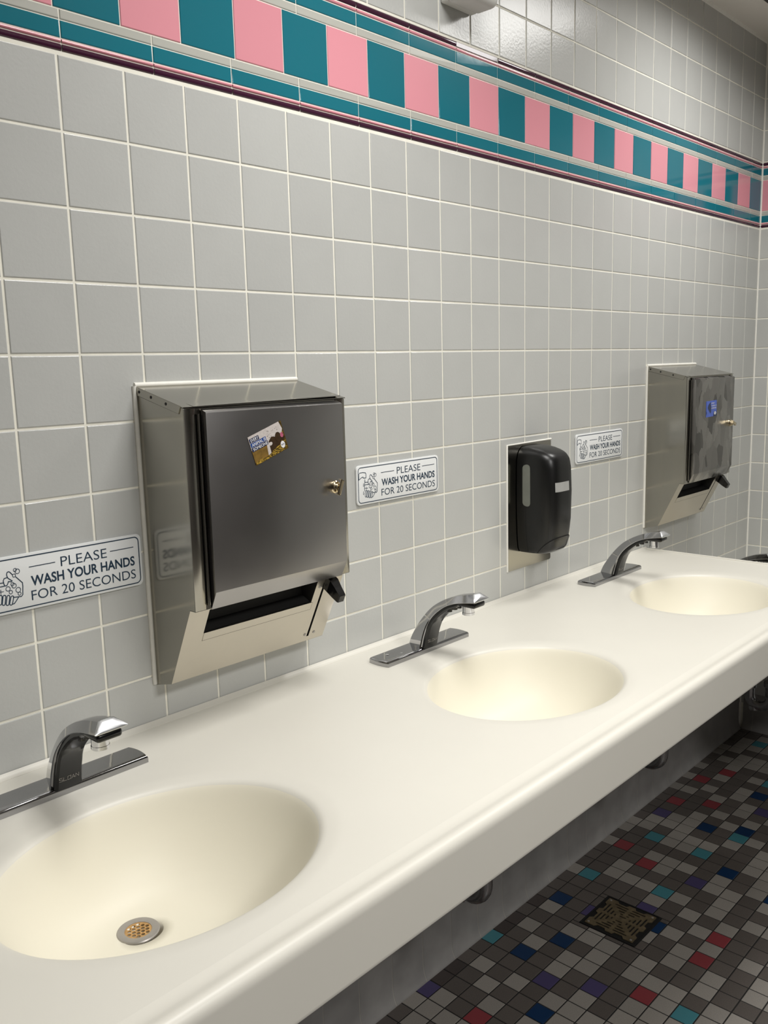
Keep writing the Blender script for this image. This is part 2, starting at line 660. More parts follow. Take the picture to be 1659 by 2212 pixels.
for ix in range(-70, 34):
    for iy in range(-2, 65):
        x0, x1 = FX0 + ix * FDX, FX0 + (ix + 1) * FDX
        y1, y0 = FY0 - iy * FDY, FY0 - (iy + 1) * FDY
        x1, y0, y1 = min(x1, WALL_X), max(y0, ROOM_Y), min(y1, -0.001)
        if x1 - x0 < 0.006 or y1 - y0 < 0.006:
            continue
        c = COLOURED.get((ix, iy))
        if c is None:
            r = frnd.random() * (0.90 if iy < 13 and ix > -12 else 1.0)
            c = 'L' if r < 0.45 else 'D' if r < 0.90 else 'K' if r < 0.955 else 'T' if r < 0.967 else 'B' if r < 0.978 else 'P' if r < 0.989 else 'R'
            if iy < 1 and c == 'L' and frnd.random() < 0.5:
                c = 'D'
        pieces = [(x0, x1, y0, y1)]
        if x1 > DR[0] and x0 < DR[1] and y1 > DR[2] and y0 < DR[3]:
            pieces = [(x0, min(x1, DR[0]), y0, y1), (max(x0, DR[1]), x1, y0, y1),
                      (max(x0, DR[0]), min(x1, DR[1]), y0, min(y1, DR[2])), (max(x0, DR[0]), min(x1, DR[1]), max(y0, DR[3]), y1)]
        for (a0, a1, b0, b1) in pieces:
            if a1 - a0 > 0.005 and b1 - b0 > 0.005:
                tile(mb, lambda u, v, d: (u, v, d), a0, a1, b0, b1, FM[c], bev=0.0010, gap=0.0030, depth=0.0012, jit=0.00015)
struct(mb.build('floor', [FGROUT, F_LIGHT, F_DARK, F_BLACK, F_TEAL, F_BLUE, F_PURPLE, F_RED]))

# cove base tiles along the back and right walls
STAIN = mat('grey_cove_tile', (150, 148, 146), 0.38, vary=0.03, noise=0.12, noise_scale=14)
DIRTY = mat('dirty_grout', (176, 172, 164), 0.8, noise=0.15, noise_scale=20)


def cove(name, mp, u0, u1, j0, flip):
    mb = MB()
    prof = [(-0.001, 0.1525), (0.0012, 0.1515), (0.0014, 0.045), (0.0024, 0.030), (0.0055, 0.016), (0.0100, 0.006), (0.0125, 0.002), (0.0125, 0.0)]

    def strip(a, c, off, mi):
        vs = []
        for d, z in prof:
            vs += [mp(a, z, d + off), mp(c, z, d + off)]
        fs = [(2 * i + 1, 2 * i, 2 * i + 2, 2 * i + 3) for i in range(len(prof) - 1)]
        mb.add(vs, fs if not flip else [f[::-1] for f in fs], mi)
    k = math.floor((u0 - j0) / PX)
    u = j0 + k * PX
    while u < u1 - 0.004:
        a, c = max(u, u0) + 0.0010, min(u + PX, u1) - 0.0010
        if c > a + 0.004:
            strip(a, c, 0.0, 0)
        u += PX
    strip(u0, u1, -0.0005, 1)
    return struct(mb.build(name, [STAIN, DIRTY], smooth=40))


cove('baseboard_back', lambda u, v, d: (u, -d, v), ROOM_X0, WALL_X - 0.013, 0.0, True)
cove('baseboard_right', lambda u, v, d: (WALL_X - d, -u, v), 0.013, -ROOM_Y, 0.052, True)

# ------------------------------------------------------------------ vanity countertop with integrated basins
CT = 0.880
SINK_A, SINK_B, SINK_Y, SINK_D = 0.213, 0.171, -0.362, 0.128
DRAIN_DX, DRAIN_Y = -0.012, -0.306


def bowl_depth(r):
    h = SINK_D * (1 - r ** 3.5)
    k = 0.016
    d = 0.5 * (h + math.sqrt(h * h + k * k))
    fade = max(0.0, min(1.0, (1.17 - r) / 0.10))
    return d * fade * fade * (3 - 2 * fade)


def sink_pt(cx, r, a):
    w = (1 - r) ** 1.2 if r < 1 else 0.0
    px = cx + DRAIN_DX * w + SINK_A * r * math.cos(a)
    py = SINK_Y + (DRAIN_Y - SINK_Y) * w + SINK_B * r * math.sin(a)
    return px, py


def make_counter(name, label, x0, x1, centres, top, apron, split_x):
    """Slab with one ellipse opening per centre; local z = 0 is the top surface."""
    root = thing(name, label, 'countertop', (0, 0, top))
    NA = 96
    bm = bmesh.new()
    lay = bm.faces.layers.int.new('part')
    cache = {}

    def V(p):
        k = (round(p[0], 5), round(p[1], 5), round(p[2], 5))
        if k not in cache:
            cache[k] = bm.verts.new(p)
        return cache[k]

    def F(ps, part):
        vs = []
        for p in ps:
            v = V(p)
            if v not in vs:
                vs.append(v)
        if len(vs) > 2:
            try:
                f = bm.faces.new(vs)
                f[lay] = part
            except ValueError:
                pass
    YB, YF = 0.0, -0.585
    rin = 0.028 / SINK_B * 0.9
    radii = [0.13 + (0.86 - 0.13) * (i / 12) for i in range(13)] + [0.89, 0.915, 0.94, 0.96, 0.98, 1.0, 1.02, 1.04, 1.06, 1.085, 1.11, 1.14, 1.17]
    edges = [x0] + split_x + [x1]
    for ci, cx in enumerate(centres):
        cx0, cx1 = edges[ci], edges[ci + 1]
        grid = []
        for r in radii:
            row = []
            for i in range(NA):
                a = 2 * math.pi * i / NA
                x, y = sink_pt(cx, r, a)
                row.append((x, y, -bowl_depth(r)))
            grid.append(row)
        for k in range(len(radii) - 1):
            part = ci + 1 if radii[k + 1] <= 1.0 + 1e-6 else 0
            for i in range(NA):
                j = (i + 1) % NA
                F([grid[k][i], grid[k][j], grid[k + 1][j], grid[k + 1][i]], part)
        # innermost cap ring down into the drain
        for i in range(NA):
            j = (i + 1) % NA
            a, b = grid[0][i], grid[0][j]
            dx, dy = cx + DRAIN_DX, DRAIN_Y
            sh = lambda p: (dx + (p[0] - dx) * 0.9, dy + (p[1] - dy) * 0.9, p[2] - 0.03)
            F([sh(a), sh(b), b, a], ci + 1)
        # ellipse to rectangle
        rect = []
        for i in range(NA):
            a = 2 * math.pi * i / NA
            c, s = math.cos(a) * SINK_A, math.sin(a) * SINK_B
            t = 1e9
            if c > 1e-9:
                t = min(t, (cx1 - cx) / c)
            if c < -1e-9:
                t = min(t, (cx0 - cx) / c)
            if s > 1e-9:
                t = min(t, (YB - SINK_Y) / s)
            if s < -1e-9:
                t = min(t, (YF - SINK_Y) / s)
            rect.append((cx + c * t, SINK_Y + s * t, 0.0))
        corners = [(cx1, YB), (cx0, YB), (cx0, YF), (cx1, YF)]
        for i in range(NA):
            j = (i + 1) % NA
            ps = [grid[-1][i], grid[-1][j], rect[j]]
            a, b = rect[i], rect[j]
            if abs(a[0] - b[0]) > 1e-6 and abs(a[1] - b[1]) > 1e-6:
                for q in corners:
                    if (abs(q[0] - a[0]) < 1e-6 or abs(q[1] - a[1]) < 1e-6) and (abs(q[0] - b[0]) < 1e-6 or abs(q[1] - b[1]) < 1e-6) and abs(q[0] - cx) <= max(abs(a[0] - cx), abs(b[0] - cx)) + 1e-6:
                        ps.append((q[0], q[1], 0.0))
                        break
            ps.append(a)
            F(ps, 0)
    bmesh.ops.remove_doubles(bm, verts=bm.verts[:], dist=2e-5)
    bmesh.ops.recalc_face_normals(bm, faces=bm.faces[:])
    bm.normal_update()
    if sum(f.normal.z for f in bm.faces) < 0:
        for f in bm.faces:
            f.normal_flip()
    bm.normal_update()
    nv = len(centres)
    for part in range(nv + 1):
        fs = [f for f in bm.faces if f[lay] == part]
        idx, vs, ns, out = {}, [], [], []
        for f in fs:
            row = []
            for v in f.verts:
                if v not in idx:
                    idx[v] = len(vs)
                    vs.append(v.co[:])
                    ns.append(v.normal[:] if abs(v.co.z) > 1e-5 else (0, 0, 1))
                row.append(idx[v])
            out.append(tuple(row))
        m = MB()
        m.add(vs, out)
        if part == 0:
            m.build('slab', SOLID, root, normals=ns)
        else:
            b = m.build('basin', BASIN, root, normals=ns)
            make_strainer(b, centres[part - 1] + DRAIN_DX, DRAIN_Y, -bowl_depth(0.13) - 0.0005)
    # marine edge and apron: profile in (y, z)
    prof = [(-0.585, 0.0), (-0.593, -0.0008), (-0.600, -0.0010), (-0.606, 0.0002), (-0.612, 0.0028), (-0.618, 0.0042), (-0.623, 0.0034),
            (-0.6275, 0.0002), (-0.6300, -0.005), (-0.6305, -0.0105), (-0.6305, -0.0125), (-0.6305, -apron + 0.006), (-0.6305, -apron + 0.003), (-0.6295, -apron + 0.001), (-0.627, -apron),
            (-0.608, -apron), (-0.606, -apron + 0.002), (-0.606, -0.012), (-0.590, -0.012)]
    m = MB()
    nseg = 2
    m.loft([[(x0, y, z) for y, z in prof], [(x1, y, z) for y, z in prof]], caps=False, closed=False)
    # end faces
    for xe in (x0, x1):
        m.add([(xe, -0.585, 0.0), (xe, -0.002, 0.0), (xe, -0.002, -apron), (xe, -0.606, -apron), (xe, -0.606, -0.012)], [(0, 1, 2, 3, 4)])
        m.add([(xe, y, z) for y, z in prof[:18]], [tuple(range(18))])
    m.build('apron', SOLID, root, smooth=35)
    m = MB()
    m.box(x0, x1, -0.022, -0.001, -0.06, -0.004)
    m.build('wall_ledger', SOLID, root)
    # cove caulk at the wall
    m = MB()
    m.prism([(-0.0012, -0.002), (-0.0012, 0.0075), (-0.003, 0.0055), (-0.0055, 0.0025), (-0.011, 0.0004), (-0.011, -0.002)], 'x', x0, x1)
    m.build('caulk_joint', SOLID, root, smooth=50)
    # thin raised end lip on the right
    m = MB()
    m.tube([(x1 - 0.003, -0.008, 0.0006), (x1 - 0.003, -0.3, 0.0006), (x1 - 0.003, -0.60, 0.0006)], 0.0032, 10)
    m.build('end_lip', SOLID, root, smooth=60)
    bm.free()
    return root


def make_strainer(parent, x, y, z):
    m = MB()
    m.lathe([(0.0275, -0.001), (0.0278, 0.0008), (0.0268, 0.0022), (0.022, 0.0026), (0.0175, 0.0018), (0.0175, -0.001)], 40,
            mtx=Matrix.Translation((x, y, z)))
    # open middle: remove the lathe caps
    m.f = m.f[:-2]
    m.m = m.m[:-2]
    rim = m.build('drain_rim', DRAINGREY, parent, smooth=40)
    m = MB()
    m.lathe([(0.0180, -0.0004), (0.0180, 0.0012)], 40, mtx=Matrix.Translation((x, y, z)))
    pl = m.build('drain_grid', RUST, parent)
    c = MB()
    s = 0.0067
    for r in range(-2, 3):
        n = 5 - abs(r)
        for i in range(n):
            hx = (i - (n - 1) / 2) * s
            hy = r * s * 0.866
            c.lathe([(0.0026, -0.004), (0.0026, 0.004)], 14, mtx=Matrix.Translation((x + hx, y + hy, z)))
    cut(pl, c)
    m = MB()
    m.lathe([(0.0185, -0.022), (0.0185, -0.021)], 24, mtx=Matrix.Translation((x, y, z)))
    m.build('drain_well', PITBLACK, parent)


make_counter('vanity_countertop', 'long ivory white vanity countertop with three oval cream basins', -0.545, 1.89,
             [-0.139, 0.671, 1.481], CT, 0.088, [0.266, 1.076])
LOW = 0.682
make_counter('lower_countertop', 'lower white sink counter in the far corner past the long countertop', 1.896, 2.738,
             [2.283], LOW, 0.085, [])


# ------------------------------------------------------------------ faucets
def make_faucet(loc, label):
    root = thing('faucet', label, 'faucet', loc, group='sensor faucets behind the basins')
    # base plate with bowed ends
    n = 8
    pl = []
    for i in range(n + 1):
        t = -1 + 2 * i / n
        pl.append((0.131 + 0.004 * (1 - t * t), 0.0265 * t))
    for i in range(n + 1):
        t = 1 - 2 * i / n
        pl.append((-0.131 - 0.004 * (1 - t * t), 0.0265 * t))

    def ring(inset, z):
        out = []
        for x, y in pl:
            out.append((x - math.copysign(inset, x), y * (0.0265 - inset) / 0.0265, z))
        return out
    m = MB()
    m.loft([ring(0.0, 0.0002), ring(0.0, 0.0065)] + [ring(0.0055 * (1 - math.cos(t)), 0.0065 + 0.0055 * math.sin(t)) for t in (0.3, 0.6, 0.9, 1.2, 1.45)] + [ring(0.0075, 0.0122)])
    m.build('base_plate', CHROME, root, smooth=40)
    # spout: back ridge B and front edge F in (y, z), relative to the plate centre
    Bp = [(0.029, 0.010), (0.024, 0.022), (0.0155, 0.0365), (-0.0045, 0.0650), (-0.0340, 0.0970), (-0.0650, 0.1180), (-0.0990, 0.1330), (-0.1250, 0.1400), (-0.1460, 0.1440)]
    Fp = [(-0.020, 0.010), (-0.0220, 0.0180), (-0.0275, 0.0400), (-0.0380, 0.0665), (-0.0560, 0.0890), (-0.0810, 0.1085), (-0.1050, 0.1195), (-0.1300, 0.1255), (-0.1600, 0.1305)]

    def interp(P, t):
        # Catmull-Rom
        s = t * (len(P) - 1)
        i = min(int(s), len(P) - 2)
        u = s - i
        p0, p1, p2, p3 = P[max(i - 1, 0)], P[i], P[i + 1], P[min(i + 2, len(P) - 1)]
        return tuple(0.5 * ((2 * p1[k]) + (-p0[k] + p2[k]) * u + (2 * p0[k] - 5 * p1[k] + 4 * p2[k] - p3[k]) * u * u + (-p0[k] + 3 * p1[k] - 3 * p2[k] + p3[k]) * u ** 3) for k in (0, 1))
    rings, panel = [], []
    NS = 30
    for k in range(NS + 1):
        t = k / NS
        b, f = interp(Bp, t), interp(Fp, t)
        wb = 0.0075 + 0.004 * t
        wf = 0.0245 - 0.002 * math.sin(math.pi * t)
        sec = [(wb * 0.55, 0.0), (wb, 0.05), (wf, 0.90), (wf * 0.97, 0.97), (wf * 0.90, 1.0)]
        pts = []
        for w, s in sec:
            pts.append((w, b[0] + (f[0] - b[0]) * s, b[1] + (f[1] - b[1]) * s))
        rings.append([(-p[0], p[1], p[2]) for p in pts] + pts[::-1])
        if 0.03 < t < 0.86:
            d = Vector((f[0] - b[0], f[1] - b[1])).normalized()
            g = min(1.0, (0.86 - t) / 0.12)
            th = 0.0085 * g + 0.001
            p2 = []
            for w, s in ((-0.86, -0.2), (-0.86, 0.5), (-0.72, 0.9), (-0.3, 1.0), (0.3, 1.0), (0.72, 0.9), (0.86, 0.5), (0.86, -0.2)):
                p2.append((w * wf, f[0] + d.x * th * s, f[1] + d.y * th * s))
            panel.append(p2)
    # tip: a short wedge below the slanted nose
    m = MB()
    m.loft(rings)
    sp = m.build('spout', CHROME, root, smooth=32)
    m = MB()
    m.loft(panel)
    bp = m.build('sensor_panel', BLACKGLOSS, root, smooth=40)
    m = MB()
    # lower lip of the nose
    m.box(-0.0190, 0.0190, -0.1555, -0.104, 0.1165, 0.1285, bev=0.0045, seg=3)
    m.build('spout_lip', BLACKGLOSS, root, smooth=40)
    # slanted nose, slightly domed; lamp gleam put into its lighter colour
    nose = rings[-1]
    cxn = [sum(p[k] for p in nose) / len(nose) for k in range(3)]
    m = MB()
    rr = []
    for sc, o in ((1.0, 0.0002), (0.99, 0.0012), (0.86, 0.0024), (0.5, 0.0034), (0.12, 0.0037)):
        rr.append([(cxn[0] + (p[0] - cxn[0]) * sc, cxn[1] + (p[1] - cxn[1]) * sc - o * 0.72, cxn[2] + (p[2] - cxn[2]) * sc + o * 0.69) for p in nose])
    m.loft(rr)
    m.build('spout_nose', NOSE, root, smooth=45)
    m = MB()
    m.lathe([(0.0118, 0.098), (0.0125, 0.0985), (0.0125, 0.103), (0.0119, 0.1035), (0.0119, 0.116)], 28, mtx=Matrix.Translation((0, -0.127, 0)))
    m.build('aerator', CHROME_BRIGHT, root, smooth=40)
    m = MB()
    for yy, zz in ((-0.078, 0.098), (-0.092, 0.105), (-0.103, 0.110)):
        m.lathe([(0.002, -0.004), (0.006, -0.0025), (0.0065, 0.004)], 14, mtx=Matrix.Translation((0, yy, zz)))
    m.build('sensor_eye', BLACKGLOSS, bp, smooth=40)
    # engraved maker's lettering low on the panel, drawn as strokes
    m = MB()
    k = NS * 0.10
    y0 = -0.032
    z0 = 0.0245
    s = 0.0058
    hgt = 0.0056
    x = -0.0165
    glyph = {
        'S': [[(1, 1), (0, 1), (0, .55), (1, .45), (1, 0), (0, 0)]],
        'L': [[(0, 1), (0, 0), (1, 0)]],
        'O': [[(0, 0), (0, 1), (1, 1), (1, 0), (0, 0)]],
        'A': [[(0, 0), (.45, 1), (1, 0)], [(.3, .3), (.75, .3)]],
        'N': [[(0, 0), (0, 1), (1, 0), (1, 1)]]}
    fl = MB()
    for ch in 'SLOAN':
        for st in glyph[ch]:
            stroke(fl, [(x + p[0] * s * 0.82, p[1] * hgt) for p in st], 0.0006, 0.0)
        x += s * 1.06

    def surf_y(z):
        best = min(panel, key=lambda r: abs(r[3][2] - z))
        i = panel.index(best)
        o = panel[min(i + 1, len(panel) - 1)] if best[3][2] < z else panel[max(i - 1, 0)]
        za, zb = best[3][2], o[3][2]
        u = 0 if abs(zb - za) < 1e-9 else (z - za) / (zb - za)
        return best[3][1] + (o[3][1] - best[3][1]) * u
    fl.v = [(vx, surf_y(z0 + vz) - 0.0005 + 0.0010 * max(0, (abs(vx) - 0.0066) / 0.011), z0 + vz) for vx, vy, vz in fl.v]
    fl.build('lettering', DRAINGREY, bp)
    return root


F1 = make_faucet((-0.138, -0.095, CT), 'chrome sensor faucet by the nearest basin, below the leftmost hand-washing sign')
f2 = dup(F1, (0.677, -0.094, CT), 'chrome sensor faucet behind the middle basin, between dispensers')
f3 = dup(F1, (1.492, -0.094, CT), 'chrome sensor faucet behind the far basin, under the scuffed steel dispenser')
f4 = dup(F1, (2.283, -0.096, LOW), 'dark chrome faucet mostly hidden beyond the end of the long countertop')
# small set screws on the base plates
m = MB()
m.lathe([(0.004, 0.0), (0.0038, 0.0008), (0.002, 0.0014)], 12, mtx=Matrix.Translation((-0.100, 0.006, 0.0121)))
m.build('screw', CHROME_BRIGHT, f2, smooth=40)
m = MB()
m.lathe([(0.003, 0.0), (0.0028, 0.0006), (0.0015, 0.001)], 12, mtx=Matrix.Translation((-0.074, -0.010, 0.0121)))
m.build('screw', CHROME_BRIGHT, f2, smooth=40)


# ------------------------------------------------------------------ paper towel dispensers
def make_dispenser(loc, label, door_mat, body_mat, key_rot, lift):
    """Origin: wall plane, left edge, lower edge (z = 0.948 in the world)."""
    root = thing('paper_towel_dispenser', label, 'paper towel dispenser', loc, group='steel paper towel dispensers')
    W = 0.345
    Z = 0.948
    z = lambda v: v - Z
    T = 0.0012
    side = [(-0.001, z(0.9485)), (-0.0465, z(0.9600)), (-0.1135, z(1.098)), (-0.1275, z(1.098)), (-0.1275, z(1.4185)), (-0.001, z(1.4505))]
    m = MB()
    m.prism(side, 'x', 0, T)
    m.prism(side, 'x', W - T, W)
    # back and bottom sheets
    m.box(T, W - T, -0.0025, -0.001, z(0.9485), z(1.4505))
    m.prism([(-0.001, z(0.9485)), (-0.0465, z(0.9600)), (-0.0465, z(0.9612)), (-0.001, z(0.9497))], 'x', T, W - T)
    # front frame strips: left, right, top, bottom
    for x0, x1, z0, z1 in ((0, 0.0205, 1.098, 1.4185), (W - 0.022, W, 1.098, 1.4185)):
        m.box(x0, x1, -0.1285, -0.1265, z(z0), z(z1), bev=0.0006)
    m.box(0.02, W - 0.02, -0.1272, -0.1262, z(1.408), z(1.4180))
    m.box(0.02, W - 0.02, -0.1272, -0.1262, z(1.098), z(1.108))
    m.box(0.0, W, -0.1275, -0.1130, z(1.0972), z(1.0984))
    body = m.build('cabinet', body_mat, root, smooth=30)
    body.data.materials.append(STEEL_DARK)
    # added liner: shade inside the cabinet painted near black
    m = MB()
    m.box(T + 0.0004, W - T - 0.0004, -0.1255, -0.0028, z(1.10), z(1.417))
    m.f = [f[::-1] for f in m.f]
    m.build('shade_liner', STEEL_DARK, root)
    # lid sheet with side flange and rivets
    m = MB()
    m.prism([(-0.0008, z(1.4512)), (-0.1300, z(1.4192)), (-0.1300, z(1.4206)), (-0.0008, z(1.4528))], 'x', -0.0012, W + 0.0012)
    m.prism([(-0.004, z(1.4515)), (-0.123, z(1.4218)), (-0.117, z(1.4105)), (-0.006, z(1.438))], 'x', -0.0016, -0.0002)
    m.prism([(-0.004, z(1.4515)), (-0.123, z(1.4218)), (-0.117, z(1.4105)), (-0.006, z(1.438))], 'x', W + 0.0002, W + 0.0016)
    # sprung front edge, lifting to the right
    x0, x1 = 0.0175, W - 0.012
    vs = [(x0, -0.112, z(1.4252)), (x1, -0.112, z(1.4252)), (x1, -0.131, z(1.4206) + lift), (x0, -0.131, z(1.4210))]
    vs2 = [(v[0], v[1], v[2] - 0.0012) for v in vs]
    m.add(vs + vs2, [(0, 1, 2, 3)[::-1], (4, 5, 6, 7), (0, 1, 5, 4), (1, 2, 6, 5), (2, 3, 7, 6), (3, 0, 4, 7)])
    m.build('lid', body_mat, root, smooth=25, fix=True)
    m = MB()
    m.prism([(-0.006, z(1.4385)), (-0.117, z(1.4110)), (-0.117, z(1.4100)), (-0.006, z(1.4372))], 'x', -0.0010, -0.0001)
    m.build('lid_seam', BLACKSEAM, root)
    for yy in (-0.012, -0.045, -0.085):
        m = MB()
        zz = z(1.4515 + (yy + 0.004) * 0.25) - 0.006
        m.lathe([(0.0026, 0), (0.0022, 0.0007), (0.001, 0.001)], 12, mtx=Matrix.Translation((-0.0016, yy, zz)) @ Matrix.Rotation(-math.pi / 2, 4, 'Y'))
        m.build('rivet', STEEL_DARK, root, smooth=40)
    # door
    m = MB()
    m.prism([(-0.1290, z(1.4165)), (-0.1420, z(1.4110)), (-0.1420, z(1.1250)), (-0.1272, z(1.0950)), (-0.1262, z(1.0962)), (-0.1290, z(1.1020))], 'x', 0.0315, 0.3265, bev=0.0007, seg=2)
    door = m.build('door', door_mat, root, smooth=25)
    m = MB()
    m.tube([(0.0255, -0.1300, z(1.1045)), (0.0255, -0.1300, z(1.4090))], 0.0026, 10)
    m.build('hinge', STEEL, root, smooth=50)
    # lock with its little T key
    lx, lz = 0.3020, z(1.2640)
    face = Matrix.Translation((lx, -0.142, lz)) @ Matrix.Rotation(math.pi / 2, 4, 'X')
    m = MB()
    m.lathe([(0.0115, 0.0), (0.0113, 0.002), (0.0095, 0.0035), (0.0092, 0.006), (0.0070, 0.0072), (0.0066, 0.0105), (0.004, 0.012)], 24, mtx=face)
    lock = m.build('lock', NICKEL, door, smooth=35)
    lock['label'] = 'nickel key lock'
    m = MB()
    m.box(-0.0045, 0.0045, -0.0150, -0.0138, -0.0140, 0.0140, bev=0.0005,
          mtx=Matrix.Translation((lx, -0.142, lz)) @ Matrix.Rotation(key_rot, 4, 'Y'))
    for s in (-1, 1):
        m.box(-0.0045, 0.0045, -0.0150, -0.0085, s * 0.0135 - 0.0006, s * 0.0135 + 0.0006,
              mtx=Matrix.Translation((lx, -0.142, lz)) @ Matrix.Rotation(key_rot, 4, 'Y'))
    m.build('lock_key', NICKEL, door, smooth=30)
    # slanted delivery panel with a real opening; s runs down the slope
    P0 = Vector((0, -0.1138, z(1.098)))
    D = Vector((0, 0.0669, -0.1375)).normalized()
    Nn = Vector((0, -0.1375, -0.0669)).normalized()
    SL = 0.1528

    def sp(x, s, o=0.0):
        return tuple(P0 + Vector((x, 0, 0)) + D * s + Nn * o)

    def sz(v):   # slope coordinate of a world height
        return (1.098 - v) / 0.1375 * SL
    xs = [0.0, 0.040, 0.2815, 0.2990, 0.3045, W]
    o0, o1, l1 = sz(1.0905), sz(1.0465), sz(1.0325)
    s0, s1 = sz(1.083), sz(0.9700)
    ss = sorted([0.0, o0, s0, o1, s1, SL])
    m = MB()
    for i in range(5):
        for j in range(5):
            xm, sm = (xs[i] + xs[i + 1]) / 2, (ss[j] + ss[j + 1]) / 2
            if (0.040 < xm < 0.2815 and o0 < sm < o1) or (0.2990 < xm < 0.3045 and s0 < sm < s1):
                continue
            a = [sp(xs[i], ss[j]), sp(xs[i + 1], ss[j]), sp(xs[i + 1], ss[j + 1]), sp(xs[i], ss[j + 1])]
            m.add(a, [(0, 3, 2, 1)])
            m.add([sp(xs[i], ss[j], -0.001), sp(xs[i + 1], ss[j], -0.001), sp(xs[i + 1], ss[j + 1], -0.001), sp(xs[i], ss[j + 1], -0.001)], [(0, 1, 2, 3)])
    panel = m.build('delivery_panel', STEEL_PANEL, root, fix=False)
    # throat of the opening
    m = MB()
    for (xa, xb, sa, sb, dep) in ((0.040, 0.2815, o0, o1, 0.055), (0.2990, 0.3045, s0, s1, 0.012)):
        c0 = [sp(xa, sa), sp(xb, sa), sp(xb, sb), sp(xa, sb)]
        c1 = [sp(xa, sa, -dep), sp(xb, sa, -dep), sp(xb, sb, -dep * 0.5), sp(xa, sb, -dep * 0.5)]
        m.add(c0 + c1, [(4, 5, 6, 7), (0, 1, 5, 4), (1, 2, 6, 5), (2, 3, 7, 6), (3, 0, 4, 7)])
    m.build('paper_throat', STEEL_DARK, root)
    # folded lip under the opening
    m = MB()
    a = [sp(0.0412, o1, 0.0006), sp(0.2845, o1, 0.0006), sp(0.2845, l1, 0.0006), sp(0.0412, l1, 0.0006)]
    b = [sp(0.0412, o1, -0.004), sp(0.2845, o1, -0.004), sp(0.2845, l1, 0.0001), sp(0.0412, l1, 0.0001)]
    m.add(a + b, [(0, 3, 2, 1), (0, 1, 5, 4), (2, 3, 7, 6), (1, 2, 6, 5), (3, 0, 4, 7)])
    m.build('lip', STEEL_PANEL, panel)
    m = MB()
    e = 0.0009
    m.add([sp(0.0405, l1, .0003), sp(0.2852, l1, .0003), sp(0.2852, l1 + e, .0003), sp(0.0405, l1 + e, .0003)], [(0, 3, 2, 1)])
    m.add([sp(0.2845, o1, .0003), sp(0.2853, o1, .0003), sp(0.2853, l1 + e, .0003), sp(0.2845, l1 + e, .0003)], [(0, 3, 2, 1)])
    m.build('lip_seam', BLACKSEAM, panel)
    # screws and slider
    rotm = Matrix(((1, 0, 0), (0, D.y, Nn.y), (0, D.z, Nn.z))).to_4x4()
    for x, zz in ((0.2935, 0.9755), (0.3165, 0.9755), (0.2915, 1.0765)):
        m = MB()
        m.lathe([(0.0031, 0), (0.0028, 0.0008), (0.0012, 0.0011)], 14, mtx=Matrix.Translation(sp(x, sz(zz), 0.0001)) @ rotm)
        m.build('screw', DRAINGREY, panel, smooth=40)
    m = MB()
    rings = []
    for o, hx, hs, sh in ((0.0005, 0.0100, 0.0125, 0.0), (0.012, 0.0100, 0.0125, 0.001), (0.026, 0.0085, 0.0105, 0.006), (0.040, 0.0078, 0.0078, 0.010), (0.043, 0.0068, 0.0068, 0.0105)):
        cx, cs = 0.3100, sz(1.084) + sh
        rings.append([sp(cx - hx, cs - hs, o), sp(cx + hx, cs - hs, o), sp(cx + hx, cs + hs, o), sp(cx - hx, cs + hs, o)])
    m.loft(rings)
    bm = bmesh.new()
    m.build('slide_knob', BLACKGLOSS, root, fix=True)
    bm.free()
    # caulk around the edge where it meets the wall
    m = MB()
    for yy, r in ((-0.001, 0.0042),):
        m.tube([(-0.003, yy, z(0.951)), (-0.003, yy, z(1.453))], r, 8)
        m.tube([(-0.003, yy, z(1.4545)), (W + 0.001, yy, z(1.4545))], r, 8)
    m.build('caulk_bead', CAULK, root, smooth=60)
    return root


D1X, D2X = 0.0917, 1.8740
d1 = make_dispenser((D1X, 0, 0.948), 'large steel towel dispenser nearest the camera, with pig sticker on plain grey door', STEEL_DOOR, STEEL, 0.42, 0.004)
d2 = make_dispenser((D2X, 0, 0.948), 'far steel towel dispenser with smeared scuffed door and blue sticker', STEEL_SCUFF, STEEL, 1.9, 0.0015)


# ------------------------------------------------------------------ stickers
WHITE_INK = mat('white_ink', (236, 236, 238), 0.35)
S_NAVY = mat('navy_caption', (24, 36, 74), 0.35)
S_BLUE = mat('blue_caption', (42, 74, 140), 0.35)
S_PIG = mat('pale_hide', (206, 198, 194), 0.35, noise=0.10, noise_scale=160)
S_BROWN = mat('brown_shade', (58, 40, 22), 0.35, noise=0.3, noise_scale=120)
S_TAN = mat('tan_hide', (126, 98, 44), 0.35, noise=0.3, noise_scale=90)
S_STRAW = mat('gold_straw', (196, 160, 62), 0.35, noise=0.25, noise_scale=300)
S_STRAWD = mat('dark_straw', (84, 66, 18), 0.35, noise=0.5, noise_scale=260)
S_PINK = mat('pink_snout', (186, 96, 122), 0.35)
S_SKY = mat('royal_blue_paper', (74, 102, 196), 0.35, noise=0.12, noise_scale=60)
S_DEEP = mat('deep_blue_print', (14, 40, 84), 0.35)


def sticker_root(label, loc, rot, grp):
    return thing('sticker', label, 'sticker', loc, (0, rot, 0), group=grp)


